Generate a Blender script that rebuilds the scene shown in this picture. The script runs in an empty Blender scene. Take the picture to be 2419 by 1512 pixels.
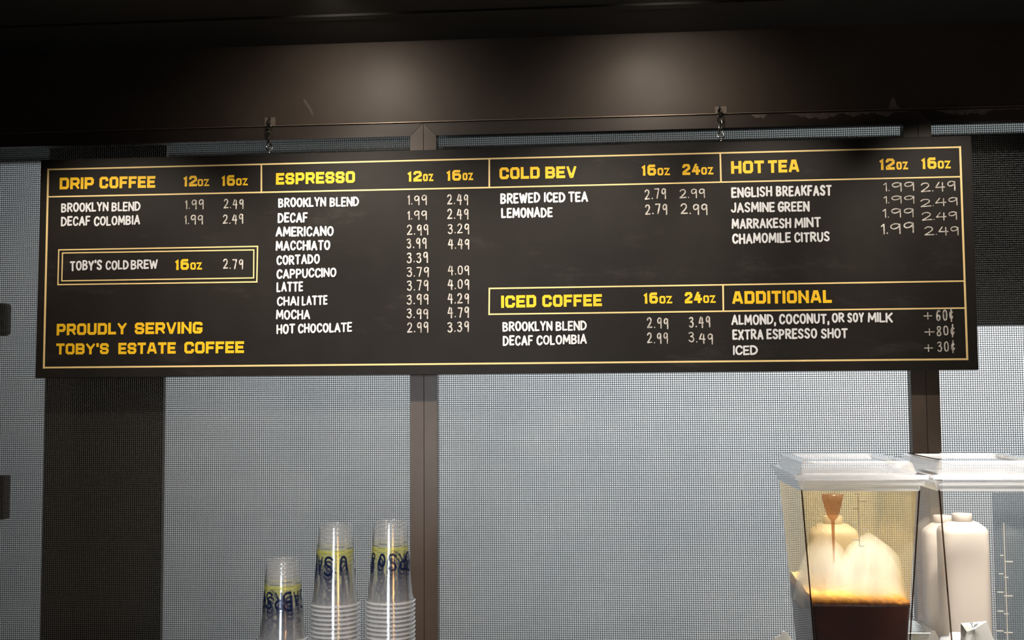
import bpy, math, random
import numpy as np
from mathutils import Matrix, Vector
random.seed(7)
PI = math.pi
S = bpy.context.scene

# ---------------------------------------------------------------- camera
F = 2603.0; PITCH = math.radians(3.69); YAW = math.radians(-4.73); ROLL = math.radians(-0.40)
EYE = Vector((0, 0, 1.5))
fw = Vector((math.sin(YAW)*math.cos(PITCH), math.cos(YAW)*math.cos(PITCH), math.sin(PITCH)))
rt = Vector((math.cos(YAW), -math.sin(YAW), 0)); up = rt.cross(fw)
rt, up = math.cos(ROLL)*rt + math.sin(ROLL)*up, -math.sin(ROLL)*rt + math.cos(ROLL)*up
cd = bpy.data.cameras.new('camera'); cam = bpy.data.objects.new('camera', cd)
S.collection.objects.link(cam); S.camera = cam
cd.sensor_width = 36; cd.lens = 36*F/2419; cd.clip_start = .05; cd.clip_end = 60
cam.matrix_world = Matrix(((rt.x, up.x, -fw.x, EYE.x), (rt.y, up.y, -fw.y, EYE.y), (rt.z, up.z, -fw.z, EYE.z), (0, 0, 0, 1)))

def at(px, py, Y):
    """the point of the vertical plane at distance Y that a photo pixel shows"""
    d = fw*F + rt*(px-1209.5) - up*(py-756)
    t = Y/d.y
    return Vector((EYE.x+d.x*t, Y, EYE.z+d.z*t))

# ---------------------------------------------------------------- world, lights, exposure
S.view_settings.view_transform = 'Standard'; S.view_settings.look = 'None'
S.view_settings.gamma = 1; S.view_settings.use_curve_mapping = False
S.view_settings.exposure = 0.0
S.cycles.transparent_max_bounces = 160
S.cycles.max_bounces = 8; S.cycles.volume_bounces = 6
w = bpy.data.worlds.new('world'); S.world = w; w.use_nodes = True
w.node_tree.nodes['Background'].inputs[0].default_value = (.9, .95, 1, 1)
w.node_tree.nodes['Background'].inputs[1].default_value = .012

def light(name, kind, loc, aim, energy, color, **kw):
    d = bpy.data.lights.new(name, kind); o = bpy.data.objects.new(name, d); S.collection.objects.link(o)
    o.location = loc; d.energy = energy; d.color = color
    o.rotation_euler = (Vector(aim)-Vector(loc)).to_track_quat('-Z', 'Y').to_euler()
    for k, v in kw.items(): setattr(d, k, v)
    return o
WARM = (1, .90, .77)
rad_ = math.radians
# track lamps in front of the board
light('track_lamp', 'SPOT', (-1.40, 2.37, 2.42), (-1.26, 2.95, 1.20), 26, WARM, spot_size=rad_(84), spot_blend=.6, shadow_soft_size=.02)
light('track_lamp', 'SPOT', (-.74, 2.37, 2.42), (-.60, 2.95, 1.12), 45, WARM, spot_size=rad_(96), spot_blend=.8, shadow_soft_size=.02)
light('track_lamp', 'SPOT', (-.02, 2.37, 2.42), (-.10, 2.95, 1.20), 40, WARM, spot_size=rad_(86), spot_blend=.8, shadow_soft_size=.02)
light('track_lamp', 'SPOT', (.44, 2.30, 2.42), (.46, 2.95, 1.80), 22, WARM, spot_size=rad_(50), spot_blend=.7, shadow_soft_size=.02)
light('track_lamp', 'SPOT', (.90, 2.30, 2.42), (.92, 2.95, 1.74), 27, WARM, spot_size=rad_(56), spot_blend=.7, shadow_soft_size=.02)
# two small downlights close to the fascia, then two added wide fills
light('fascia_light', 'SPOT', (-.60, 2.82, 2.436), (-.60, 2.85, 1.9), .7, WARM, spot_size=rad_(170), spot_blend=1, shadow_soft_size=.05)
light('fascia_light', 'SPOT', (.11, 2.82, 2.436), (.11, 2.85, 1.9), .9, WARM, spot_size=rad_(170), spot_blend=1, shadow_soft_size=.05)
light('fascia_light', 'SPOT', (.16, 2.56, 2.436), (.16, 2.95, 2.15), 6.0, WARM, spot_size=rad_(115), spot_blend=1, shadow_soft_size=.05)
light('fascia_light', 'SPOT', (-.66, 2.56, 2.436), (-.66, 2.95, 2.15), 6.5, WARM, spot_size=rad_(125), spot_blend=1, shadow_soft_size=.05)
# lamp over the counter, then two added spots to brighten dispensers and cups
light('counter_lamp', 'AREA', (.82, 1.95, 2.15), (.78, 2.25, 1.2), 13, (1, .95, .88), shape='RECTANGLE', size=.9, size_y=.12, spread=rad_(70))
light('counter_fill', 'SPOT', (.75, 1.25, 2.35), (.80, 2.35, 1.12), 135, (1, .93, .84), spot_size=rad_(30), spot_blend=.6, shadow_soft_size=.05)
light('counter_fill', 'SPOT', (-.45, 1.25, 2.35), (-.52, 2.2, 1.05), 80, (1, .93, .84), spot_size=rad_(32), spot_blend=.7, shadow_soft_size=.05)
# shop ceiling light behind the camera, then two added streak lights for the cups
light('shop_ceiling_light', 'AREA', (.4, -.6, 3.3), (.4, 2.9, 1.5), 9, (1, .95, .88), shape='RECTANGLE', size=2.4, size_y=.5)
light('cup_streak_light', 'AREA', (-.35, -.6, 1.5), (-.5, 2.2, 1.2), 2.4, (.8, .9, 1), shape='RECTANGLE', size=.50, size_y=1.0, spread=rad_(36))
light('cup_streak_light', 'AREA', (.9, -.2, 1.5), (-.5, 2.2, 1.2), .7, (1, .50, .16), shape='RECTANGLE', size=.35, size_y=.8, spread=rad_(36))
# the room behind the screen
light('back_room_light', 'AREA', (1.75, 3.75, 3.05), (1.75, 5.2, 1.5), 145, (.95, .97, 1), shape='RECTANGLE', size=1.8, size_y=.5)
light('back_room_light', 'AREA', (-.9, 3.75, 3.05), (-.9, 5.2, 1.6), 52, (.93, .96, 1), shape='RECTANGLE', size=2.2, size_y=.5)

# ---------------------------------------------------------------- materials
def srgb(h):
    c = [int(h[i:i+2], 16)/255 for i in (0, 2, 4)]
    return tuple(x/12.92 if x <= .04045 else ((x+.055)/1.055)**2.4 for x in c)+(1,)
def mat(name, col, rough=.6, metal=0, noise=None, bump=0, spec=.5, nscale=40):
    m = bpy.data.materials.new(name); m.use_nodes = True; n = m.node_tree.nodes; l = m.node_tree.links
    b = n['Principled BSDF']; b.inputs['Roughness'].default_value = rough; b.inputs['Metallic'].default_value = metal
    b.inputs['Specular IOR Level'].default_value = spec
    c = srgb(col) if isinstance(col, str) else tuple(col)
    b.inputs['Base Color'].default_value = c
    if noise or bump:
        tc = n.new('ShaderNodeTexCoord'); nz = n.new('ShaderNodeTexNoise'); nz.inputs['Scale'].default_value = nscale
        nz.inputs['Detail'].default_value = 8; l.new(tc.outputs['Object'], nz.inputs['Vector'])
        if noise:
            r = n.new('ShaderNodeValToRGB'); r.color_ramp.elements[0].position = .35; r.color_ramp.elements[1].position = .68
            r.color_ramp.elements[0].color = c; r.color_ramp.elements[1].color = srgb(noise)
            l.new(nz.outputs[0], r.inputs[0]); l.new(r.outputs[0], b.inputs['Base Color'])
        if bump:
            bp = n.new('ShaderNodeBump'); bp.inputs['Strength'].default_value = bump; bp.inputs['Distance'].default_value = .002
            l.new(nz.outputs[0], bp.inputs['Height']); l.new(bp.outputs[0], b.inputs['Normal'])
    return m
def clear(name, tint=(1, 1, 1), body=.04, bodycol=(1, 1, 1), rough=.04, ior=1.5, gloss=1.0):
    """thin clear plastic: lets light through, reflects by fresnel, a little milky"""
    m = bpy.data.materials.new(name); m.use_nodes = True; n = m.node_tree.nodes; l = m.node_tree.links
    n.remove(n['Principled BSDF']); out = n['Material Output']
    t = n.new('ShaderNodeBsdfTransparent'); t.inputs[0].default_value = (*tint, 1)
    d = n.new('ShaderNodeBsdfDiffuse'); d.inputs[0].default_value = (*bodycol, 1)
    tl = n.new('ShaderNodeBsdfTranslucent'); tl.inputs[0].default_value = (*bodycol, 1)
    dm = n.new('ShaderNodeMixShader'); dm.inputs[0].default_value = .5; l.new(d.outputs[0], dm.inputs[1]); l.new(tl.outputs[0], dm.inputs[2])
    mx = n.new('ShaderNodeMixShader'); mx.inputs[0].default_value = body; l.new(t.outputs[0], mx.inputs[1]); l.new(dm.outputs[0], mx.inputs[2])
    g = n.new('ShaderNodeBsdfGlossy'); g.inputs['Roughness'].default_value = rough
    f = n.new('ShaderNodeFresnel'); f.inputs[0].default_value = ior
    ge = n.new('ShaderNodeNewGeometry'); mr = n.new('ShaderNodeMapRange'); mr.inputs[3].default_value = ior; mr.inputs[4].default_value = 1/ior   # a thin sheet reflects alike from both sides
    l.new(ge.outputs['Backfacing'], mr.inputs[0]); l.new(mr.outputs[0], f.inputs[0])
    mu = n.new('ShaderNodeMath'); mu.operation = 'MULTIPLY'; mu.inputs[1].default_value = gloss; l.new(f.outputs[0], mu.inputs[0])
    m2 = n.new('ShaderNodeMixShader'); l.new(mu.outputs[0], m2.inputs[0]); l.new(mx.outputs[0], m2.inputs[1]); l.new(g.outputs[0], m2.inputs[2])
    l.new(m2.outputs[0], out.inputs[0])
    m['mix'] = 1
    return m, n, l, mx

STEEL = mat('brown_painted_steel', '50443c', .42, 0, '584c43', .15, .45, 9)
FASC = mat('dark_bronze_fascia', '443a33', .50, 0, '4c4239', .10, .3, 5)
RAIL_DIM = mat('dim_lit_rail', '3f352f', .45, 0, '463c35', .15, .4, 9)  # same paint as the posts, darkened to hold the weaker light up there
LIP = mat('edge_highlight', 'b09a86', .35, .6)
WEAR = mat('worn_paint', '7d7069', .7, 0, '6a5e57', 0, .3, 60)
WIRE = mat('dark_grey_wire', '4e4b45', .32, .6)
CEIL = mat('black_ceiling', '1b1814', .8)
FARW = mat('pale_far_wall', 'd8dcdc', .8, 0, 'ccd2d4', 0, .3, 3)
COLM = mat('dark_column', '2e2a25', .7)
GREYS = mat('grey_soffit', '343938', .8)
BLK = mat('black_panel', '101012', .6)
FLOORM = mat('grey_floor', '55504a', .6, 0, '4a4641', 0, .4, 6)
COUNTER = mat('steel_counter', 'a0a0a0', .3, .9)
YEL = mat('yellow_paint', (.96, .56, .008, 1), .55)
CREAM = mat('cream_paint', (.90, .66, .29, 1), .55)
WHT = mat('white_paint', (.76, .76, .78, 1), .7)
CHALK = mat('chalk_paint', (.66, .63, .59, 1), .8, 0, '9a9086', 0, .2, 90)
LINK = mat('dark_chain_metal', '4a4540', .22, .9)
SILV = mat('bright_metal', 'd8d8d0', .15, 1)
PLATE = mat('plate', '7a6d62', .4)
PLAST = mat('white_plastic', 'b2a699', .45)
PAPER = mat('white_paper', 'fbf8f0', .7)
INK = mat('ink', '1a1a1a', .6)

# board face: black paint, chalk dust and two old drips
BOARD = mat('black_board_paint', '1f1b18', .55, 0, '231f1c', .05, .2, 14)
def board_dust():
    n = BOARD.node_tree.nodes; l = BOARD.node_tree.links; b = n['Principled BSDF']
    tc = n['Texture Coordinate'] if 'Texture Coordinate' in n else n.new('ShaderNodeTexCoord')
    nz = n.new('ShaderNodeTexNoise'); nz.inputs['Scale'].default_value = 3.1; nz.inputs['Detail'].default_value = 10; nz.inputs['Roughness'].default_value = .75
    mp = n.new('ShaderNodeMapping'); mp.inputs['Scale'].default_value = (1, 1, 3.2)
    l.new(tc.outputs['Object'], mp.inputs[0]); l.new(mp.outputs[0], nz.inputs['Vector'])
    r = n.new('ShaderNodeValToRGB'); r.color_ramp.elements[0].position = .55; r.color_ramp.elements[1].position = .8
    r.color_ramp.elements[0].color = (0, 0, 0, 1); r.color_ramp.elements[1].color = (.12, .12, .12, 1)
    l.new(nz.outputs[0], r.inputs[0])
    old = b.inputs['Base Color'].links[0].from_socket
    mx = n.new('ShaderNodeMix'); mx.data_type = 'RGBA'; l.new(r.outputs[0], mx.inputs[0]); l.new(old, mx.inputs[6]); mx.inputs[7].default_value = srgb('8c857c')
    l.new(mx.outputs[2], b.inputs['Base Color'])
board_dust()

# ---------------------------------------------------------------- builders
def wl(o):
    v = Vector((0, 0, 0))
    while o: v = v+o.location; o = o.parent
    return v
def mesh(name, vs, fs, m, parent=None, loc=None, smooth=False):
    """one mesh object from world coordinates; its origin at loc (or its parent's)"""
    base = wl(parent) if parent else (Vector(loc) if loc else Vector((0, 0, 0)))
    vs = np.asarray(vs, float).reshape(-1, 3) - np.array(base)
    me = bpy.data.meshes.new(name); me.from_pydata(vs.tolist(), [], fs); me.materials.append(m)
    if smooth: me.polygons.foreach_set('use_smooth', [True]*len(me.polygons))
    o = bpy.data.objects.new(name, me); S.collection.objects.link(o)
    if parent: o.parent = parent
    else: o.location = base
    return o
def tag(o, label=None, cat=None, group=None, kind=None):
    for k, v in (('label', label), ('category', cat), ('group', group), ('kind', kind)):
        if v: o[k] = v
    return o
def thing(name, label, cat, loc, group=None):
    o = bpy.data.objects.new(name, None); S.collection.objects.link(o); o.location = loc; o.empty_display_size = .05
    return tag(o, label, cat, group)
class MB:
    def __init__(s): s.v = []; s.f = []
    def add(s, v, f):
        k = len(s.v); s.v += [tuple(p) for p in v]; s.f += [[i+k for i in q] for q in f]; return s
    def box(s, x0, x1, y0, y1, z0, z1):
        return s.hexa([(x0, y0, z0), (x1, y0, z0), (x1, y1, z0), (x0, y1, z0)], [(x0, y0, z1), (x1, y0, z1), (x1, y1, z1), (x0, y1, z1)])
    def hexa(s, a, b):
        n = len(a)
        return s.add(list(a)+list(b), [list(range(n))[::-1], list(range(n, 2*n))]+[[i, (i+1) % n, n+(i+1) % n, n+i] for i in range(n)])
    def loft(s, rings, cap0=True, cap1=True):
        n = len(rings[0]); v = [p for r in rings for p in r]; f = []
        for k in range(len(rings)-1):
            for i in range(n):
                j = (i+1) % n; f.append([k*n+i, k*n+j, (k+1)*n+j, (k+1)*n+i])
        if cap0: f.append(list(range(n))[::-1])
        if cap1: f.append([(len(rings)-1)*n+i for i in range(n)])
        return s.add(v, f)
    def lathe(s, prof, c, n=32, cap0=False, cap1=False):
        return s.loft([[(c[0]+r*math.cos(2*PI*i/n), c[1]+r*math.sin(2*PI*i/n), c[2]+z) for i in range(n)] for r, z in prof], cap0, cap1)
    def tube(s, pts, r, n=8, closed=False):
        pts = [Vector(p) for p in pts]; rings = []; m = len(pts)
        for i, p in enumerate(pts):
            a = pts[(i-1) % m] if closed or i else p; b = pts[(i+1) % m] if closed or i < m-1 else p
            t = (b-a).normalized(); u = t.cross(Vector((0, 1, 0)))
            if u.length < .2: u = t.cross(Vector((1, 0, 0)))
            u.normalize(); w_ = t.cross(u)
            rings.append([p+r*(math.cos(2*PI*k/n)*u+math.sin(2*PI*k/n)*w_) for k in range(n)])
        if closed: rings.append(rings[0])
        return s.loft(rings, not closed, not closed)
    def obj(s, name, m, parent=None, loc=None, smooth=False): return mesh(name, s.v, s.f, m, parent, loc, smooth)
def bevel(o, wd=.002, seg=2):
    b = o.modifiers.new('bevel', 'BEVEL'); b.width = wd; b.segments = seg; b.limit_method = 'ANGLE'; return o

# ================================================================ setting
YB = 2.910          # front of the menu board
YP = 2.955          # front of the posts
YM = 2.972          # wire mesh
YF = 2.952          # fascia
zline = at(1000, 288.5, YF).z          # bottom edge of the fascia
zmt = at(1000, 321, YP).z              # top edge of the mesh openings
zceil = at(1300, 86, YF).z
XL, XR = -3.2, 2.9

tag(MB().box(XL, XR, YF, YF+.10, zline, zceil+.02).obj('wall_back', FASC, loc=(0, YF, zline)), kind='structure', label='dark bronze painted fascia above the mesh screens')
wb = bpy.data.objects['wall_back']
MB().box(XL, XR, YF-.0016, YF-.0002, zline, zline+.0014).obj('lip_highlight', LIP, wb)  # bright strip painted in for the highlight along the fascia's lower edge
tag(MB().box(XL, XR, -1.5, YF+.1, zceil+.0, zceil+.12).obj('ceiling', CEIL, loc=(0, 0, zceil)), kind='structure')
# shallow joint battens on the ceiling near the fascia
MB().box(XL, XR, YF-.235, YF-.205, zceil-.006, zceil+.001).obj('ceiling_batten', CEIL, bpy.data.objects['ceiling'])
tag(MB().box(-5, 5, -3, 6.0, -.05, 0).obj('floor', FLOORM), kind='structure')
tag(MB().box(-5, 5, 5.2, 5.3, 0, 3.2).obj('wall_far', FARW, loc=(0, 5.2, 0)), kind='structure', label='pale bluish wall of the room behind the screens')
tag(MB().box(-5, 5, YF+.121, 5.3, 3.2, 3.3).obj('ceiling_back_room', CEIL, loc=(0, 4, 3.2)), kind='structure')

def ragged(pts, Y, name, parent):
    vs = [at(x, y, Y) for x, y in pts]
    return mesh(name, vs, [list(range(len(vs)))], WEAR, parent)
def wearstrip(x0, y0, x1, y1, Y, amp, parent, seed, n=60):
    """thin ragged band of worn paint hanging under an edge"""
    rnd = random.Random(seed); top = []; bot = []; h = .4
    for i in range(n+1):
        t = i/n; x = x0+(x1-x0)*t; y = y0+(y1-y0)*t
        h += rnd.uniform(-.28, .28); h = min(1, max(.08, h)); e = min(1, 6*t, 6*(1-t))
        top.append(at(x, y, Y)); bot.append(at(x, y+1+amp*h*e, Y))
    v = top+bot; f = [[i, i+1, n+2+i, n+1+i] for i in range(n)]
    return mesh('worn_paint_patch', v, f, WEAR, parent)
ragged([(2098, 258), (2103, 240), (2108, 229), (2114, 234), (2118, 248), (2127, 255), (2122, 258)], YF-.0008, 'worn_paint_patch', wb)
ragged([(716, 233), (722, 236), (730, 248), (738, 262), (741, 273), (736, 270), (728, 255), (719, 243)], YF-.0008, 'scuff_mark', wb)
bpy.data.objects['scuff_mark'].data.materials[0] = mat('scuff', '5b5047', .6)

# ---- framed mesh screens
def wires(x0, x1, z0, z1, parent):
    P = .00572; R_ = .00095; A = .00075
    ix = np.arange(math.ceil(x0/P), math.floor(x1/P)+1); iz = np.arange(math.ceil(z0/P), math.floor(z1/P)+1)
    V = []; Fc = []; off = 0
    for ax in (0, 1):
        a, b = (ix, iz) if ax == 0 else (iz, ix)         # a: wires, b: stations
        na, nb = len(a), len(b)
        aa, bb = np.meshgrid(a, b, indexing='ij'); sg = np.where((aa+bb+ax) % 2 == 0, 1.0, -1.0)*A
        ctr = np.stack([aa*P, YM+sg, bb*P] if ax == 0 else [bb*P, YM+sg, aa*P], -1)
        ctr[:, 0] += 0
        pr = [(0, -R_), (R_*.9, R_*.5), (-R_*.9, R_*.5)]   # (across, depth)
        v = np.empty((na, nb, 3, 3))
        for k, (c, d) in enumerate(pr):
            v[:, :, k] = ctr; v[:, :, k, 0 if ax == 0 else 2] += c; v[:, :, k, 1] += d
        idx = (np.arange(na*nb).reshape(na, nb)*3)
        i0 = idx[:, :-1].ravel(); i1 = idx[:, 1:].ravel()
        for k in range(3):
            j = (k+1) % 3; Fc.append(np.stack([i0+k, i0+j, i1+j, i1+k], -1)+off)
        V.append(v.reshape(-1, 3)); off += na*nb*3
    V = np.concatenate(V)-np.array(wl(parent)); Fc = np.concatenate(Fc)
    me = bpy.data.meshes.new('wire_mesh'); me.vertices.add(len(V)); me.vertices.foreach_set('co', V.ravel())
    me.loops.add(Fc.size); me.loops.foreach_set('vertex_index', Fc.ravel().astype(np.int32))
    me.polygons.add(len(Fc)); me.polygons.foreach_set('loop_start', np.arange(0, Fc.size, 4, dtype=np.int32))
    me.update(calc_edges=True); me.materials.append(WIRE)
    o = bpy.data.objects.new('wire_mesh', me); S.collection.objects.link(o); o.parent = parent; o['kind'] = 'stuff'
    return o
ZB = .55
def xat(px, py): return at(px, py, YP).x
xs = dict(a=xat(969.5, 700), b=xat(1000.8, 700), c=xat(1031, 700), d=xat(2146.5, 700), e=xat(2181, 700), f=xat(2212.5, 700))
def screen(x0, x1, label, sl, sr):
    t = thing('mesh_screen', label, 'screen', ((x0+x1)/2, YP, ZB-.04), 'framed wire mesh screens under the fascia')
    g = .0006; wdt = .0335
    def prism(pts, nm):
        a = [(x, YP, z) for x, z in pts]; b = [(x, YP+.03, z) for x, z in pts]
        o = MB().hexa(a, b).obj(nm, RAIL_DIM if nm == 'top_rail' else STEEL, t); return bevel(o, .0003, 1)
    X0, X1, Z0, Z1 = x0+g, x1-g, ZB-.04, zline-.0006
    L = X0+(sl if sl else wdt); Rr = X1-(sr if sr else wdt)
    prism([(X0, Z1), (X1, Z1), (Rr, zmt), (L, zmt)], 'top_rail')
    prism([(X0, Z0), (L, ZB), (L, zmt-.0004), (X0, Z1-.0006)], 'stile')
    prism([(Rr, ZB), (X1, Z0), (X1, Z1-.0006), (Rr, zmt-.0004)], 'stile')
    prism([(X0+.0005, Z0), (X1-.0005, Z0), (Rr, ZB-.0004), (L, ZB-.0004)], 'bottom_rail')
    wires(L-.012, Rr+.012, ZB-.012, zmt+.012, t)
    return t
s1 = screen(-2.1, xs['b'], 'brown framed wire mesh screen left of the central post', None, xs['b']-xs['a'])
s2 = screen(xs['b'], xs['e'], 'widest brown framed wire mesh screen behind the right half of the menu board', xs['c']-xs['b'], xs['e']-xs['d'])
s3 = screen(xs['e'], 1.95, 'brown framed wire mesh screen at the far right behind the clear dispenser', xs['f']-xs['e'], None)
tr2 = [c for c in s2.children if c.name.startswith('top_rail')][0]; tr3 = [c for c in s3.children if c.name.startswith('top_rail')][0]
wearstrip(1775, 270.5, 1810, 269.8, YP-.0006, 9, tr2, 2, 20)
wearstrip(1860, 268.7, 1990, 265.5, YP-.0006, 14, tr2, 3, 50)
wearstrip(1990, 265.5, 2150, 261.7, YP-.0006, 11, tr2, 5, 60)
wearstrip(2212, 260.5, 2350, 257, YP-.0006, 12, tr3, 6, 50)
wearstrip(2352, 257, 2419, 255.3, YP-.0006, 9, tr3, 8, 30)
# opaque jambs beside the screens so the back room shows only through the mesh
for k, (x0, x1) in enumerate(((XL-1.8, -2.1), (1.95, 5))):
    tag(MB().box(x0, x1, YP+.001, YP+.09, 0, zline+.02).obj('wall_left' if k == 0 else 'wall_right', STEEL, loc=((x0+x1)/2, YP, 0)), kind='structure')
tag(MB().box(-2.1, 1.95, YP, YP+.08, 0, ZB-.041).obj('wall_low', STEEL, loc=(0, YP, 0)), kind='structure')
tag(MB().box(-5, 5, YF+.101, YF+.12, zline+.002, 3.3).obj('wall_above', CEIL, loc=(0, YF+.1, zline)), kind='structure')

# ---- what stands in the room behind
YC = 3.42
cx0, cx1 = at(100, 1200, YC).x, at(383, 1200, YC).x
bevel(tag(MB().box(cx0, cx1, YC, YC+.02, 0, 3.19).obj('column', COLM, loc=(cx0, YC, 0)), 'dark brown flat pillar behind the left mesh screen', 'column'))
def slab(name, label, cat, p0, p1, Y, th, m):
    a = at(*p0, Y); b = at(*p1, Y)
    return bevel(tag(MB().box(a.x, b.x, Y, Y+th, b.z, a.z).obj(name, m, loc=((a.x+b.x)/2, Y, b.z)), label, cat), .004)
Y1 = 4.0
a = at(1000, 350, 3.5)
tag(MB().box(-4, 4, 5.13, 5.199, at(760, 352, 5.13).z, 3.19).obj('bulkhead', GREYS, loc=(0, 5.13, 2.6)), 'grey bulkhead seen through the top of the mesh screens', 'bulkhead')
slab('hanging_slab', 'large black slab hanging behind the screens at upper right', 'slab', (1045, 346), (3300, 624), 3.44, .04, BLK)
slab('black_rail', 'black horizontal bar between two bright strips at the right', 'rail', (2150, 634), (3300, 710.5), 3.46, .04, BLK)
slab('black_rail', 'lowest black horizontal bar seen through the mesh at the right', 'rail', (2150, 719), (3300, 758), 3.46, .04, BLK)
for n_, (py0, py1, lb) in enumerate(((716, 792, 'small dark round-cornered box at the far left behind the mesh'), (1124, 1228, 'tall dark plate at the far left edge behind the mesh'))):
    a = at(-60, py0, 3.3); b = at(13 if n_ == 0 else 7, py1, 3.3)
    bevel(tag(MB().box(a.x, b.x, 3.3, 3.34, b.z, a.z).obj('wall_box' if n_ == 0 else 'wall_plate', COLM, loc=((a.x+b.x)/2, 3.3, b.z)), lb, 'box' if n_ == 0 else 'plate'), .012 if n_ == 0 else .003, 3)

# ================================================================ menu board
C4 = [(97, 378), (2294, 320), (2312, 874), (83, 893)]
cor = [at(x, y, YB) for x, y in C4]
bd = thing('menu_board', 'long black menu board with yellow headings and hand-painted white prices', 'menu board', ((cor[2].x+cor[3].x)/2, YB, cor[3].z))
pan = MB().hexa([p for p in cor], [p+Vector((0, .012, 0)) for p in cor]).obj('panel', BOARD, bd); bevel(pan, .0012, 2)
YT = YB-.0006

class Flat:
    """flat painted strokes on the board plane; coordinates are (x, z)"""
    def __init__(s): s.v = []; s.f = []; s.k = 0
    def poly(s, pts, dy=0):
        k = len(s.v); s.v += [(p[0], YT-dy, p[1]) for p in pts]; s.f.append(list(range(k, k+len(pts))))
    def capsule(s, pts, wd, jit=0, rnd=random):
        for i, p in enumerate(pts):
            r = wd/2*(1+rnd.uniform(-jit, jit)); s.k += 1
            s.poly([(p[0]+r*math.cos(t*PI/5), p[1]+r*math.sin(t*PI/5)) for t in range(10)], s.k*4e-6)
            if i:
                q = pts[i-1]; dx, dz = p[0]-q[0], p[1]-q[1]; L = math.hypot(dx, dz) or 1e-9
                nx, nz = -dz/L*wd/2, dx/L*wd/2; s.k += 1
                s.poly([(q[0]+nx, q[1]+nz), (q[0]-nx, q[1]-nz), (p[0]-nx, p[1]-nz), (p[0]+nx, p[1]+nz)], s.k*4e-6)
    def ribbon(s, pts, wd, closed=False, fit=None):
        n = len(pts); P = [Vector(p) for p in pts]; A = []; B = []
        if fit and not closed:      # square ends
            P[0] = P[0]-(P[1]-P[0]).normalized()*wd/2; P[-1] = P[-1]+(P[-1]-P[-2]).normalized()*wd/2
        for i in range(n):
            d0 = (P[i]-P[i-1]).normalized() if (i or closed) else None
            d1 = (P[(i+1) % n]-P[i]).normalized() if (i < n-1 or closed) else None
            if d0 is None: d0 = d1
            if d1 is None: d1 = d0
            n0 = Vector((-d0.y, d0.x)); n1 = Vector((-d1.y, d1.x)); m_ = (n0+n1)
            m_ = m_.normalized() if m_.length > 1e-6 else n0
            sc = min(1/max(m_.dot(n0), .3), 1.9)
            A.append(P[i]+m_*wd/2*sc); B.append(P[i]-m_*wd/2*sc)
        s.k += 1
        for i in range(n if closed else n-1):
            j = (i+1) % n; s.k += 1; q = [A[i], B[i], B[j], A[j]]
            s.poly([fit(p) for p in q] if fit else q, s.k*4e-6)
    def obj(s, name, m, parent): return mesh(name, s.v, s.f, m, parent)

def bline(p0, p1, wpx, f):
    a = at(*p0, YT); b = at(*p1, YT); d = Vector((b.x-a.x, b.z-a.z)).normalized()*wpx*YB/F/2
    f.ribbon([(a.x-d.x, a.z-d.y), (b.x+d.x, b.z+d.y)], wpx*YB/F)
NL = [0]
def frame_lines(name, segs, label):
    f = Flat(); f.k = NL[0]*12; NL[0] += 1
    for p0, p1, wpx in segs: bline(p0, p1, wpx, f)
    o = f.obj(name, CREAM, bd); o['label'] = label; return o
TL, TR, BR, BL = (114, 400.5), (2268, 347.5), (2285, 848.5), (103.5, 868.5)
frame_lines('border_line', [(TL, TR, 3.8), (TR, BR, 4.6), (BR, BL, 4.2), (BL, TL, 5)], 'cream painted border running round the board')
frame_lines('rule_line', [((116, 465), (1155.4, 443.0), 3.6), ((1155.4, 443.0), (1703, 430.3), 3.4), ((1703, 430.3), (2269.5, 417.4), 3.4)], 'cream rule under the top headings')
frame_lines('divider_line', [((617.5, 390), (617.5, 454.6), 3.8)], 'cream divider between first and second heading')
frame_lines('divider_line', [((1155.8, 377), (1155.8, 443.0), 3.8)], 'cream divider left of the third heading')
frame_lines('divider_line', [((1701.4, 362), (1703.2, 430), 3.8)], 'cream divider left of the fourth heading')
frame_lines('rule_line', [((1156, 681.5), (2278.6, 664), 3.5)], 'cream rule above the lower headings')
frame_lines('rule_line', [((1155.4, 742.5), (2281, 727.7), 3.5)], 'cream rule under the lower headings')
frame_lines('divider_line', [((1156, 681.5), (1155.4, 742.5), 3.5)], 'cream left end of the lower heading box')
frame_lines('divider_line', [((1707.9, 673.5), (1708.8, 734), 3.8)], 'cream divider between the lower headings')
frame_lines('box_line', [((139, 590.4), (608.6, 582.1), 3.2), ((608.6, 582.1), (606.8, 666), 3.2), ((606.8, 666), (137, 672.5), 3.2), ((137, 672.5), (139, 590.4), 3.2)], 'outer cream box line')
frame_lines('box_line', [((147.9, 597.8), (599.8, 590.4), 3), ((599.8, 590.4), (599.2, 656.6), 3), ((599.2, 656.6), (146.2, 663.6), 3), ((146.2, 663.6), (147.9, 597.8), 3)], 'inner cream box line')

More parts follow.
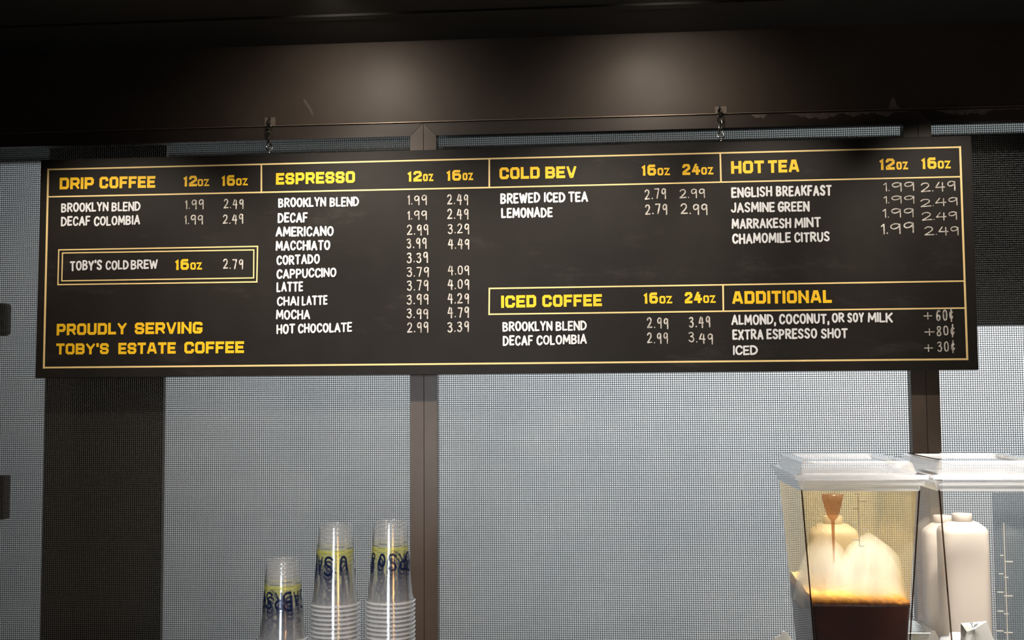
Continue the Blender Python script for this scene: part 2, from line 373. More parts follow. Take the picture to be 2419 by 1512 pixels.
# ---- lettering: hand font (centre lines in a unit box; '~' marks a stroke to be smoothed)
H = {
 'A': (.95, [[(0, 0), (.5, 1), (1, 0)], [(.2, .32), (.8, .32)]]),
 'B': (.85, [[(0, 0), (0, 1)], '~', [(0, 1), (.7, .98), (.92, .78), (.6, .55), (0, .52)], '~', [(0, .52), (.75, .5), (1, .25), (.75, .02), (0, 0)]]),
 'C': (.85, ['~', [(1, .78), (.85, .98), (.4, 1), (.05, .75), (.02, .3), (.3, .0), (.75, .0), (1, .2)]]),
 'D': (.9, [[(0, 0), (0, 1)], '~', [(0, 1), (.6, .97), (1, .65), (.98, .3), (.6, .02), (0, 0)]]),
 'E': (.7, [[(1, 1), (0, 1), (0, 0), (1, .02)], [(0, .52), (.85, .52)]]),
 'F': (.7, [[(1, 1), (0, 1), (0, 0)], [(0, .5), (.82, .5)]]),
 'G': (.9, ['~', [(.98, .8), (.8, 1), (.35, 1), (.03, .7), (.02, .3), (.3, .0), (.75, .0), (1, .18)], [(1, .15), (1, .45), (.55, .45)]]),
 'H': (.85, [[(0, 0), (0, 1)], [(1, 0), (1, 1)], [(0, .5), (1, .52)]]),
 'I': (.02, [[(.5, 0), (.5, 1)]]),
 'J': (.7, ['~', [(1, 1), (1, .3), (.8, .02), (.3, 0), (0, .2)]]),
 'K': (.85, [[(0, 0), (0, 1)], [(1, 1), (.05, .42)], [(.35, .58), (1, 0)]]),
 'L': (.65, [[(0, 1), (0, 0), (1, .02)]]),
 'M': (1.15, [[(0, 0), (.08, 1), (.5, .25), (.92, 1), (1, 0)]]),
 'N': (.9, [[(0, 0), (0, 1), (1, 0), (1, 1)]]),
 'O': (.92, ['~', [(.5, 1), (.15, .93), (0, .6), (.02, .3), (.3, .0), (.7, .0), (.98, .3), (1, .65), (.85, .93), (.5, 1)]]),
 'P': (.8, [[(0, 0), (0, 1)], '~', [(0, 1), (.75, .98), (1, .72), (.75, .45), (0, .42)]]),
 'R': (.85, [[(0, 0), (0, 1)], '~', [(0, 1), (.75, .98), (.98, .75), (.7, .5), (0, .46)], [(.4, .46), (1, 0)]]),
 'S': (.8, ['~', [(.98, .85), (.75, 1), (.3, 1), (.03, .8), (.2, .58), (.8, .42), (1, .2), (.75, .0), (.3, .0), (0, .15)]]),
 'T': (.85, [[(0, 1), (1, 1)], [(.5, 1), (.5, 0)]]),
 'U': (.85, ['~', [(0, 1), (0, .3), (.25, .0), (.75, .0), (1, .3), (1, 1)]]),
 'W': (1.3, [[(0, 1), (.25, 0), (.5, .85), (.75, 0), (1, 1)]]),
 'X': (.85, [[(0, 1), (1, 0)], [(1, 1), (0, 0)]]),
 'Y': (.85, [[(0, 1), (.5, .48), (1, 1)], [(.5, .48), (.5, 0)]]),
 "'": (.02, [[(.5, 1.02), (.5, .82)]]),
 ',': (.05, [[(.6, .08), (.2, -.2)]]),
 '1': (.18, [[(0, .8), (1, 1), (1, 0)]]),
 '2': (.8, ['~', [(0, .8), (.2, 1), (.7, 1), (.92, .75), (.75, .5), (.3, .2), (0, .02)], [(0, 0), (1, .03)]]),
 '3': (.75, ['~', [(0, .9), (.4, 1), (.85, .93), (.85, .68), (.35, .55)], '~', [(.35, .55), (.85, .5), (1, .25), (.75, .0), (.3, -.02), (0, .12)]]),
 '4': (.85, [[(.4, .98), (.02, .38), (1, .38)], [(.78, .9), (.78, -.08)]]),
 '6': (.8, ['~', [(.9, .9), (.6, 1.02), (.2, .85), (.02, .4), (.15, .05), (.6, -.02), (.98, .2), (.8, .5), (.3, .5), (.08, .3)]]),
 '7': (.75, [[(0, .97), (1, .97), (.5, -.02)]]),
 '8': (.8, ['~', [(.5, .54), (.12, .72), (.2, .96), (.5, 1.02), (.85, .95), (.88, .72), (.5, .54), (.05, .28), (.15, .04), (.5, -.02), (.88, .04), (.97, .28), (.5, .54)]]),
 '9': (.75, ['~', [(.95, .85), (.6, 1.02), (.15, .9), (.05, .62), (.3, .42), (.7, .5), (.93, .75)], [(.95, .9), (.95, -.08)]]),
 '0': (.8, ['~', [(.5, 1), (.12, .9), (0, .5), (.15, .08), (.5, 0), (.88, .08), (1, .5), (.88, .9), (.5, 1)]]),
 '.': (.02, [[(.5, .02), (.52, .04)]]),
 '+': (.8, [[(0, .45), (1, .45)], [(.5, .9), (.5, 0)]]),
 '¢': (.6, ['~', [(.95, .68), (.6, .82), (.15, .65), (.05, .35), (.3, .08), (.7, .08), (.98, .28)], [(.55, 1.12), (.5, -.2)]]),
}
# heading font: heavy, squared, cut corners
c_ = .17; k_ = .14
def rr(x0, x1, z0, z1, o='abcd'):
    """closed loop of a box with cut corners (a top-left, b top-right, c bottom-right, d bottom-left)"""
    P = []
    P += [(x0, z1-k_), (x0+c_, z1)] if 'a' in o else [(x0, z1)]
    P += [(x1-c_, z1), (x1, z1-k_)] if 'b' in o else [(x1, z1)]
    P += [(x1, z0+k_), (x1-c_, z0)] if 'c' in o else [(x1, z0)]
    P += [(x0+c_, z0), (x0, z0+k_)] if 'd' in o else [(x0, z0)]
    return P
B_ = {
 'A': (.92, [[(0, 0), (.36, 1), (.64, 1), (1, 0)], [(.18, .26), (.82, .26)]]),
 'B': (.8, [('c', rr(0, .97, .5, 1, 'bc')), ('c', rr(0, 1, 0, .5, 'bc'))]),
 'C': (.8, [[(1, .80), (1, 1-k_), (1-c_, 1), (c_, 1), (0, 1-k_), (0, k_), (c_, 0), (1-c_, 0), (1, k_), (1, .20)]]),
 'D': (.8, [('c', rr(0, 1, 0, 1, 'bc'))]),
 'E': (.7, [[(1, 1), (0, 1), (0, 0), (1, 0)], [(0, .5), (.86, .5)]]),
 'F': (.68, [[(1, 1), (0, 1), (0, 0)], [(0, .47), (.84, .47)]]),
 'G': (.8, [[(1, .90), (1, 1-k_*.6), (1-c_, 1), (c_, 1), (0, 1-k_), (0, k_), (c_, 0), (1-c_, 0), (1, k_), (1, .38), (.56, .38)]]),
 'H': (.82, [[(0, 1), (0, 0)], [(1, 1), (1, 0)], [(0, .5), (1, .5)]]),
 'I': (.0, [[(.5, 1), (.5, 0)]]),
 'L': (.65, [[(0, 1), (0, 0), (1, 0)]]),
 'N': (.85, [[(0, 0), (0, 1)], [(1, 0), (1, 1)], [(0, 1), (1, 0)]]),
 'O': (.8, [('c', rr(0, 1, 0, 1))]),
 'P': (.78, [('c', rr(0, 1, .38, 1, 'bc')), [(0, .5), (0, 0)]]),
 'R': (.8, [('c', rr(0, 1, .42, 1, 'bc')), [(0, .5), (0, 0)], [(.5, .42), (.62, .42), (1, 0)]]),
 'S': (.78, [[(1, .82), (1, 1-k_), (1-c_, 1), (c_, 1), (0, 1-k_), (0, .64), (c_, .52), (1-c_, .48), (1, .36), (1, k_), (1-c_, 0), (c_, 0), (0, k_), (0, .19)]]),
 'T': (.72, [[(0, 1), (1, 1)], [(.5, 1), (.5, 0)]]),
 'U': (.8, [[(0, 1), (0, k_), (c_, 0), (1-c_, 0), (1, k_), (1, 1)]]),
 'V': (.85, [[(0, 1), (.42, 0), (.58, 0), (1, 1)]]),
 'Y': (.85, [[(0, 1), (.5, .46), (1, 1)], [(.5, .5), (.5, 0)]]),
 "'": (.0, [[(.5, 1), (.5, .86)]]),
 '1': (.28, [[(0, .86), (.6, 1.0), (.6, 0)]]),
 '2': (.68, [[(0, .84), (0, 1-k_), (c_, 1), (1-c_, 1), (1, 1-k_), (1, .62), (0, .16), (0, 0), (1, 0)]]),
 '4': (.8, [[(.5, 1.1), (0, .3), (1, .3)], [(.72, .72), (.72, 0)]]),
 '6': (.78, [[(.86, 1), (c_, 1), (0, 1-k_), (0, k_), (c_, 0), (1-c_, 0), (1, k_), (1, .48), (1-c_, .6), (0, .6)]]),
 'o': (.7, [('c', rr(0, 1, 0, 1))]),
 'z': (.7, [[(0, 1), (1, 1), (0, 0), (1, 0)]]),
}
def chaikin(p):
    for _ in range(2):
        q = [p[0]]
        for a, b in zip(p, p[1:]):
            q += [(a[0]*.75+b[0]*.25, a[1]*.75+b[1]*.25), (a[0]*.25+b[0]*.75, a[1]*.25+b[1]*.75)]
        p = q+[p[-1]]
    return p
def text(s, font, x0, y0, x1, y1, h, name, m, label=None, sw=None, gap=None, jit=0, parent=None, seed=0, spread=None):
    """lettering between two points of the board (photo pixels of the base line's ends), cap height h px"""
    a = at(x0, y0, YT); b = at(x1, y1, YT); u = YT/F
    W = (b-a).length/u; dirx = (b.x-a.x)/(W*u); dirz = (b.z-a.z)/(W*u)
    hand = font is H; rnd = random.Random(hash(s) % 9999 if False else sum(map(ord, s))+seed)
    sw = sw if sw is not None else (.19 if hand else .27); sw_ = sw*h
    gap = (gap if gap is not None else (.035 if hand else .10))*h
    ink = [font[ch][0] for ch in s]                     # widths of centre-line boxes
    n = len(s); free = W-n*sw_-(n-1)*gap
    if free < .15*W: gap = max(-.02*h, gap*.3); free = W-n*sw_-(n-1)*gap
    k = free/max(sum(ink), .01)
    if spread is not None: k = spread*h; gap = (W-n*sw_-k*sum(ink))/max(1, n-1)
    f = Flat(); x = 0
    for ch, wg in zip(s, ink):
        gw = wg*k; jy = rnd.uniform(-1, 1)*jit*h; lean = rnd.uniform(-1, 1)*jit*.5; jh = 1+rnd.uniform(-1, 1)*jit
        smooth = False
        for st in font[ch][1]:
            if st == '~': smooth = True; continue
            closed = isinstance(st, tuple); pts = st[1] if closed else st
            if smooth: pts = chaikin(pts)
            smooth = False; Q = []
            for (gx, gz) in pts:
                lx = x+sw_/2+gx*gw; lz = sw_/2+gz*(h-sw_)*jh+jy
                if hand: lx += lean*lz; Q.append((a.x+lx*dirx*u, a.z+(lx*dirz+lz)*u))
                else: Q.append((lx, lz))
            if hand: f.capsule(Q, sw_*u*rnd.uniform(.93, 1.07), .10, rnd)
            else:
                xa, xb = x, x+gw+sw_
                def fit(p):
                    lx = min(max(p[0], xa), xb); lz = min(max(p[1], 0), h)
                    return (a.x+lx*dirx*u, a.z+(lx*dirz+lz)*u)
                f.ribbon(Q, sw_, closed, fit)
        x += gw+sw_+gap
    o = f.obj(name, m, parent or bd)
    if label: o['label'] = label
    return o
REG = {'A': (80, 360, 2.8), 'B': (600, 340, 2.8), 'C': (1140, 340, 2.8), 'D': (1690, 310, 1668/640)}
def T(reg, kind, words, label=None):
    """words: (string, x0, base0, x1, base1, height) in a region's zoomed pixels; joined into one line of lettering"""
    ox, oy, s = REG[reg]; objs = []
    for i, (st, x0, b0, x1, b1, h) in enumerate(words):
        a = (ox+x0/s, oy+b0/s, ox+x1/s, oy+b1/s, h/s)
        if kind == 'head': o = text(st, B_, *a, 'heading_lettering', YEL, sw=.235)
        elif kind == 'item': o = text(st, H, *a, 'item_lettering', WHT, sw=.185, jit=.03)
        else: o = text(st, H, *a, 'price_lettering', CHALK, sw=.125, gap=.14, jit=.035, seed=int(x0+b0), spread=None)
        objs.append(o)
    if kind == 'head' and words[-1][0] != 'oz':
        for o, q in zip(objs, words): o['label'] = 'yellow heading word '+q[0]
        return objs[0]
    base = objs[0]
    if len(objs) > 1:     # one line, one object
        vs = []; fs = []
        for o in objs:
            k = len(vs); vs += [tuple(v.co) for v in o.data.vertices]; fs += [[i+k for i in p.vertices] for p in o.data.polygons]
        me = bpy.data.meshes.new(base.name); me.from_pydata(vs, [], fs); me.materials.append(base.data.materials[0]); base.data = me
        for o in objs[1:]: bpy.data.objects.remove(o)
    if label: base['label'] = label
    return base
def oz(reg, n, x0, b0, x1, h, ox0, ob, ox1, oh=50):
    ox, oy, s = REG[reg]
    T(reg, 'head', [(n, x0, b0, x1, b0-(x1-x0)*.02, h), ('oz', ox0, ob, ox1, ob-1, oh)], 'yellow size marking '+n+'oz')

T('A', 'head', [('DRIP', 170, 245, 396, 241, 82), ('COFFEE', 433, 239, 803, 234, 82)], 'yellow heading DRIP COFFEE')
oz('A', '12', 988, 226, 1079, 74, 1083, 224, 1160); oz('A', '16', 1240, 222, 1330, 74, 1338, 219, 1415)
T('A', 'item', [('BROOKLYN', 180, 398, 495, 390, 66), ('BLEND', 513, 391, 706, 387, 66)], 'white lettering BROOKLYN BLEND')
T('A', 'item', [('DECAF', 178, 489, 375, 484, 68), ('COLOMBIA', 395, 488, 704, 480, 68)], 'white lettering DECAF COLOMBIA')
def price(reg, s, x0, b0, x1, b1, h):
    T(reg, 'price', [(s, x0, b0, x1, b1, h)], 'hand-written '+s)
for a in (('1.99', 1000, 377, 1125, 373, 66), ('2.49', 1255, 371, 1388, 369, 66), ('1.99', 995, 476, 1120, 473, 64), ('2.49', 1250, 474, 1386, 470, 66), ('2.79', 1252, 771, 1385, 772, 68)): price('A', *a)
T('A', 'item', [("TOBY'S", 237, 785, 452, 778, 70), ('COLD', 473, 779, 628, 775, 66), ('BREW', 640, 775, 820, 770, 66)], "white lettering TOBY'S COLD BREW")
oz('A', '16', 933, 778, 1025, 74, 1035, 776, 1112)
T('A', 'head', [('PROUDLY', 150, 1211, 615, 1203, 80), ('SERVING', 667, 1203, 1115, 1198, 80)], 'yellow line PROUDLY SERVING')
T('A', 'head', [("TOBY'S", 147, 1337, 495, 1335, 76), ('ESTATE', 558, 1335, 938, 1331, 78), ('COFFEE', 995, 1331, 1390, 1327, 80)], "yellow line TOBY'S ESTATE COFFEE")

T('B', 'head', [('ESPRESSO', 145, 270, 668, 257, 80)], 'yellow heading ESPRESSO')
oz('B', '12', 1015, 250, 1110, 72, 1118, 247, 1187); oz('B', '16', 1273, 244, 1370, 72, 1380, 240, 1450)
for ws in ([('BROOKLYN', 160, 422, 478, 415, 66), ('BLEND', 500, 416, 695, 412, 66)], [('DECAF', 156, 523, 357, 520, 70)], [('AMERICANO', 143, 615, 528, 610, 70)],
           [('MACCHIATO', 143, 707, 505, 702, 68)], [('CORTADO', 148, 802, 437, 793, 68)], [('CAPPUCCINO', 148, 893, 546, 880, 65)], [('LATTE', 148, 980, 325, 977, 68)],
           [('CHAI', 150, 1075, 298, 1070, 66), ('LATTE', 315, 1069, 487, 1065, 65)], [('MOCHA', 145, 1163, 372, 1160, 66)], [('HOT', 148, 1259, 272, 1255, 68), ('CHOCOLATE', 290, 1253, 650, 1245, 66)]):
    T('B', 'item', ws, 'white lettering '+' '.join(q[0] for q in ws))
for s, b, x0, x1, h in (('1.99', 403, 1015, 1145, 66), ('1.99', 502, 1015, 1145, 62), ('2.99', 602, 1012, 1155, 69), ('3.99', 692, 1010, 1143, 70), ('3.39', 788, 1010, 1153, 73), ('3.79', 879, 1010, 1158, 68),
                        ('3.79', 970, 1012, 1155, 72), ('3.99', 1062, 1010, 1155, 70), ('3.99', 1155, 1010, 1153, 67), ('2.99', 1249, 1012, 1155, 70)): price('B', s, x0, b, x1, b-3, h)
for s, b, x0, x1, h in (('2.49', 402, 1278, 1418, 70), ('2.49', 500, 1278, 1420, 70), ('3.29', 594, 1282, 1425, 68), ('4.49', 696, 1282, 1425, 68), ('4.09', 868, 1282, 1425, 64),
                        ('4.09', 962, 1280, 1425, 68), ('4.29', 1057, 1280, 1423, 70), ('4.79', 1149, 1280, 1423, 72), ('3.39', 1245, 1280, 1423, 72)): price('B', s, x0, b, x1, b-2, h)

T('C', 'head', [('COLD', 112, 234, 378, 229, 80), ('BEV', 415, 229, 622, 224, 80)], 'yellow heading COLD BEV')
oz('C', '16', 1052, 210, 1148, 73, 1157, 208, 1240); oz('C', '24', 1322, 206, 1440, 74, 1447, 203, 1527)
T('C', 'item', [('BREWED', 117, 397, 382, 389, 72), ('ICED', 405, 388, 548, 385, 70), ('TEA', 567, 385, 698, 382, 70)], 'white lettering BREWED ICED TEA')
T('C', 'item', [('LEMONADE', 123, 492, 465, 486, 70)], 'white lettering LEMONADE')
for a in (('2.79', 1072, 368, 1215, 362, 70), ('2.99', 1303, 361, 1473, 355, 62), ('2.79', 1075, 468, 1223, 464, 72), ('2.99', 1310, 467, 1490, 465, 72),
          ('2.99', 1088, 1221, 1230, 1219, 70), ('3.49', 1365, 1218, 1508, 1212, 74), ('2.99', 1088, 1321, 1228, 1318, 70), ('3.49', 1363, 1312, 1525, 1322, 68)): price('C', *a)
T('C', 'head', [('ICED', 123, 1085, 355, 1080, 82), ('COFFEE', 395, 1079, 790, 1073, 80)], 'yellow heading ICED COFFEE')
oz('C', '16', 1065, 1057, 1160, 73, 1170, 1056, 1255); oz('C', '24', 1338, 1055, 1452, 74, 1460, 1052, 1542)
T('C', 'item', [('BROOKLYN', 132, 1242, 463, 1237, 66), ('BLEND', 483, 1237, 690, 1233, 65)], 'white lettering BROOKLYN BLEND in the iced list')
T('C', 'item', [('DECAF', 133, 1336, 335, 1333, 68), ('COLOMBIA', 355, 1332, 690, 1325, 66)], 'white lettering DECAF COLOMBIA in the iced list')

T('D', 'head', [('HOT', 97, 262, 300, 257, 78), ('TEA', 325, 257, 517, 251, 78)], 'yellow heading HOT TEA')
oz('D', '12', 1010, 239, 1105, 70, 1115, 236, 1187, 48); oz('D', '16', 1268, 233, 1362, 70, 1370, 230, 1450, 48)
T('D', 'head', [('ADDITIONAL', 103, 1064, 717, 1057, 78)], 'yellow heading ADDITIONAL')
for ws in ([('ENGLISH', 98, 410, 350, 403, 65), ('BREAKFAST', 373, 403, 717, 395, 66)], [('JASMINE', 95, 503, 367, 497, 64), ('GREEN', 383, 499, 580, 495, 64)], [('MARRAKESH', 100, 602, 467, 597, 64), ('MINT', 487, 597, 652, 592, 64)],
           [('CHAMOMILE', 103, 695, 465, 687, 65), ('CITRUS', 485, 685, 705, 680, 63)], [('ALMOND,', 98, 1195, 374, 1190, 64), ('COCONUT,', 392, 1190, 702, 1186, 64), ('OR', 717, 1180, 795, 1178, 60), ('SOY', 812, 1179, 915, 1177, 60), ('MILK', 938, 1177, 1092, 1177, 60)],
           [('EXTRA', 105, 1286, 297, 1283, 64), ('ESPRESSO', 315, 1283, 627, 1277, 64), ('SHOT', 650, 1279, 815, 1275, 62)], [('ICED', 108, 1380, 262, 1375, 60)]):
    T('D', 'item', ws, 'white lettering '+' '.join(q[0] for q in ws))
for a in (('1.99', 1035, 372, 1227, 365, 55), ('2.49', 1265, 378, 1480, 364, 60), ('1.99', 1035, 447, 1228, 440, 48), ('2.49', 1263, 468, 1493, 452, 50),
          ('1.99', 1030, 533, 1223, 527, 57), ('2.49', 1272, 552, 1490, 540, 50), ('1.99', 1020, 635, 1225, 620, 64), ('2.49', 1288, 640, 1500, 638, 54)): price('D', *a)
T('D', 'price', [('+', 1282, 1161, 1335, 1160, 50), ('60¢', 1358, 1168, 1465, 1163, 68)], 'hand-written + 60¢')
T('D', 'price', [('+', 1288, 1262, 1350, 1261, 50), ('80¢', 1360, 1262, 1473, 1258, 62)], 'hand-written + 80¢')
T('D', 'price', [('+', 1285, 1358, 1340, 1357, 50), ('30¢', 1367, 1360, 1475, 1354, 63)], 'hand-written + 30¢')

# ---- the two chains
def link_pts(c, L, wd, ang, n=14):
    P = []
    for i in range(n):
        t = 2*PI*i/n; x = wd/2*math.cos(t); z = (L-wd)/2*(1 if math.sin(t) > 0 else -1)*(1 if abs(math.sin(t)) > 1e-6 else 0)+wd/2*math.sin(t)
        P.append((c[0]+x*math.cos(ang), c[1]+x*math.sin(ang), c[2]+z))
    return P
def chain(px0, py0, px1, py1, label, n, L, hookpx, bright):
    ya, yc = YF-.012, YB+.005; top = at(px0, py0, ya); bot = at(px1, py1, yc)
    t = thing('hanging_chain', label, 'chain', (bot.x, yc, bot.z), 'chains holding up the menu board')
    pc = at(px0+2.5, py0, YF); hw = 13.5*YF/F
    MB().box(pc.x-hw, pc.x+hw, YF-.0024, YF-.0018, zline+.0002, at(px0, py0-2, YF).z).obj('mounting_plate', PLATE, t)['label'] = 'lighter square plate'
    r = .0020
    e = MB(); c = Vector((top.x, ya, top.z-.004))
    e.tube([(c.x, YF-.0025, c.z+.0045), (c.x, ya+.006, c.z+.0045)], r)
    e.tube([(c.x, ya+.006*math.sin(a), c.z+.006*math.cos(a)) for a in [2*PI*i/12 for i in range(12)]], r, 8, True)
    e.obj('screw_eye', LINK, t, smooth=True)
    p0 = Vector((c.x, ya, c.z-.002)); p1 = Vector((bot.x, yc, bot.z+.008)); stp = (p0.z-p1.z)/n
    for i in range(n):
        q = p0.lerp(p1, (i+.5)/n); q.x += random.uniform(-.0012, .0012)
        MB().tube(link_pts(q, stp+2.6*r, L, (.5 if i % 2 else 2.0)+random.uniform(-.3, .3)), r*.85, 8, True).obj('link', SILV if (bright and i >= n-2) else LINK, t, smooth=True)
    h = MB(); cb = Vector((bot.x, yc, bot.z+.002)); hr = .0085
    h.tube([(cb.x+hr*math.sin(a), yc+.003*math.cos(a), cb.z+hr*math.cos(a)) for a in [2*PI*i/16 for i in range(16)]], r*.95, 8, True)
    h.tube([(cb.x, yc+.001, cb.z-hr), (cb.x, yc+.001, cb.z-hr-.012)], r)
    h.obj('eye_hook', SILV, t, smooth=True)['label'] = 'bright eye hook'
chain(636, 280, 636, 350, 'thin dark chain holding the board left of the ESPRESSO heading', 6, .0085, 0, False)
chain(1700, 254, 1703, 322, 'short chain with shiny lower links holding the board left of the HOT TEA heading', 4, .011, 0, True)

# ================================================================ counter and what stands on it
ZC = .84
cn = thing('counter', 'steel topped service counter below the menu board', 'counter', (-.2, 2.3, 0))
bevel(MB().box(-2, 1.7, 1.8, 2.80, ZC-.04, ZC).obj('countertop', COUNTER, cn), .004)
MB().box(-1.98, 1.68, 1.84, 2.78, .0, ZC-.0402).obj('base', STEEL, cn)

# ---- cups, upside down and nested
CUP, *_ = clear('clear_cup_plastic', (.995, .995, .995), .045, (1, 1, 1), .10, 1.5, 1.0)
RIM, *_ = clear('clear_cup_rim', (.97, .97, .97), .32, (1, 1, 1), .08, 1.5, 2.5)
PY_, *_ = clear('yellow_print', (.97, .97, .72), .22, (.80, .80, .12), .2, 1.4, .5)
PN_, *_ = clear('navy_print', (.45, .50, .65), .45, (.02, .035, .12), .2, 1.4, .5)
RB, RT_, HC = .0325, .0475, .158     # base radius, mouth radius, height
def rad(z): return RT_+(RB-RT_)*(max(z, 0)/HC)**.68
def cup_mesh():
    m = MB()
    prof = [(RT_-.0002, .004), (rad(.012), .012), (rad(.0135)-.0006, .0135), (rad(.025), .025), (rad(.04), .04), (rad(.06), .06), (rad(.08), .08), (rad(.12), .12), (rad(.150), .150), (RB+.0006, HC-.0035), (RB-.0010, HC-.0008), (RB-.003, HC), (RB-.0065, HC), (RB-.008, HC-.003), (RB-.010, HC-.0045)]
    m.lathe(prof, (0, 0, 0), 40, False, True); return m
def wrap(a0, a1, z0, z1, m, n=8, off=.0004):
    v = []; f = []
    for i in range(n+1):
        a = a0+(a1-a0)*i/n
        for z in (z0, z1): r = rad(z)+off; v.append((r*math.cos(a), r*math.sin(a), z))
    for i in range(n): f.append([2*i, 2*i+2, 2*i+3, 2*i+1])
    m.add(v, f)
def wrap_stroke(m, pts, wd, a0, z0, flip=1):
    for p, q in zip(pts, pts[1:]):
        dx, dz = q[0]-p[0], q[1]-p[1]; L = math.hypot(dx, dz) or 1e-9; nx, nz = -dz/L*wd/2, dx/L*wd/2; ex, ez = dx/L*wd*.3, dz/L*wd*.3
        c4 = [(p[0]+nx-ex, p[1]+nz-ez), (p[0]-nx-ex, p[1]-nz-ez), (q[0]-nx+ex, q[1]-nz+ez), (q[0]+nx+ex, q[1]+nz+ez)]; v = []
        for x, z in c4:
            zz = z0-z; r = rad(zz)+.0005; a = a0-x/.042*flip; v.append((r*math.cos(a), r*math.sin(a), zz))
        m.add(v, [[0, 1, 2, 3]])
def cup_prints():
    y = MB()
    for z, t in ((.121, .0006), (.1185, .0006), (.109, .0075), (.106, .0006), (.1035, .0006)): wrap(0, 2*PI, z-t, z, y, 40)
    nv = MB()
    for a0, a1, z in ((.1, .75, .1166), (1.5, 2.0, .1166), (3.0, 3.6, .1166), (4.6, 5.3, .1166), (.8, 1.5, .1120), (2.3, 2.9, .1120), (3.9, 4.5, .112), (5.4, 6.0, .112)): wrap(a0, a1, z-.0011, z, nv, 6, .0006)
    # upside-down curly lettering and small capitals round the cup
    def sc(p, w_, h_): return [(x*w_, z*h_) for x, z in p]
    for a0, ch, w_, h_, sw_ in ((.3, 'S', .020, .034, .0048), (1.1, '8', .014, .028, .0036), (2.3, 'S', .016, .030, .004), (3.3, 'B', .016, .034, .005), (4.4, 'S', .018, .034, .0046), (5.2, 'U', .014, .026, .0042), (1.75, 'O', .012, .022, .004), (2.85, 'R', .014, .030, .0044), (3.85, 'A', .013, .026, .004)):
        sm = False
        for st in H[ch][1]:
            if st == '~': sm = True; continue
            p = chaikin(st) if sm else st; sm = False
            wrap_stroke(nv, [(x-w_/2, z) for x, z in sc(p, w_, h_)], sw_, a0, .096)
    for k, ch in enumerate('NO'):
        for st in H[ch][1]:
            if st == '~': continue
            wrap_stroke(nv, [(x+k*.007-.03, z-.006) for x, z in sc(st, .0045, .007)], .0012, 1.9, .096)
    return y, nv
yb, nb = cup_prints(); cm = cup_mesh()
rmm = MB().lathe([(RT_-.0002, .004), (RT_, .0012), (RT_+.0012, -.0006), (RT_+.0026, -.0004), (RT_+.0034, .0010), (RT_+.0022, .0024), (RT_+.0006, .0026)], (0, 0, 0), 40)
def ordn(k):
    o = ['top', 'second', 'third', 'fourth', 'fifth', 'sixth', 'seventh', 'eighth', 'ninth', 'tenth', 'eleventh', 'twelfth', 'thirteenth', 'fourteenth', 'fifteenth', 'sixteenth', 'seventeenth', 'eighteenth', 'nineteenth', 'twentieth', 'twenty-first', 'twenty-second', 'twenty-third', 'twenty-fourth', 'twenty-fifth', 'twenty-sixth', 'twenty-seventh', 'twenty-eighth', 'twenty-ninth', 'thirtieth', 'thirty-first', 'thirty-second', 'thirty-third', 'thirty-fourth', 'thirty-fifth', 'thirty-sixth']
    return o[k]
proto = None
def new_cup():
    o = mesh('plastic_cup', cm.v, cm.f, CUP, None, smooth=True)
    a = mesh('yellow_band', yb.v, yb.f, PY_, o); b = mesh('navy_print', nb.v, nb.f, PN_, o)
    mesh('rim', rmm.v, rmm.f, RIM, o, smooth=True)
    a['label'] = 'thin yellow printed stripes'; b['label'] = 'navy printed lettering'
    return o
def copy_cup(src):
    c = src.copy(); S.collection.objects.link(c)
    for ch in src.children: d = ch.copy(); S.collection.objects.link(d); d.parent = c
    return c
YCUP = 2.2; first = True
for sx, sy, nm, desc, rot in ((667.5, 1320, 'the short left cup stack', 'shortest', 1.9), (791.5, 1237, 'the middle cup stack', 'middle', .35), (921.5, 1230, 'the cup stack beside the post', 'post', 2.7)):
    top = at(sx, sy, YCUP); ztop = top.z; xx = at(sx, 1420, YCUP).x; pitch = .0083
    n = int((ztop-HC-ZC)/pitch)+1; pitch = (ztop-HC-ZC-.0006)/(n-1)
    for k in range(n):
        if proto is None: proto = new_cup(); o = proto
        else: o = copy_cup(proto)
        o.location = (xx+random.uniform(-.0004, .0004), YCUP, ztop-HC-k*pitch); o.rotation_euler = (0, 0, rot+random.choice((.02, .12, -.15, -.06)))
        lab = ('clear plastic cup upside down on top of '+nm) if k == 0 else ('clear upside-down plastic cup, %s from the top in %s' % (ordn(k), nm))
        tag(o, lab, 'cup', 'clear plastic cups in '+nm)

# ---- drink dispensers
DISP, *_ = clear('clear_dispenser_plastic', (.985, .985, .985), .02, (1, 1, 1), .04, 1.5, .55)
LIDM, *_ = clear('clear_lid_plastic', (.93, .93, .95), .20, (1, 1, 1), .08, 1.5, 2.0)
EDGE, *_ = clear('corner_refraction', (.30, .22, .17), .05, (.3, .2, .15), .05, 1.5, 1.0)
EDGL, *_ = clear('bright_plastic_edge', (.85, .85, .85), .7, (1, 1, 1), .06, 1.6, 2.5)
MARK, *_ = clear('moulded_mark', (.8, .8, .8), .5, (1, .95, .85), .1, 1.6, 1.5)
AMB, an, al, amx = clear('amber_film', (.98, .92, .74), .14, (1, .80, .46), .12, 1.4, .3)
def film_streaks():
    tc = an.new('ShaderNodeTexCoord'); mp = an.new('ShaderNodeMapping'); mp.inputs['Scale'].default_value = (26, 26, 5)
    nz = an.new('ShaderNodeTexNoise'); nz.inputs['Scale'].default_value = 1.0; nz.inputs['Detail'].default_value = 4
    r = an.new('ShaderNodeMapRange'); r.inputs[1].default_value = .35; r.inputs[2].default_value = .7; r.inputs[3].default_value = .08; r.inputs[4].default_value = .34
    al.new(tc.outputs['Object'], mp.inputs[0]); al.new(mp.outputs[0], nz.inputs['Vector']); al.new(nz.outputs[0], r.inputs[0]); al.new(r.outputs[0], amx.inputs[0])
film_streaks()
COFF = mat('black_coffee', '4a1c0c', .35, 0, '2c120a', 0, .2, 14)
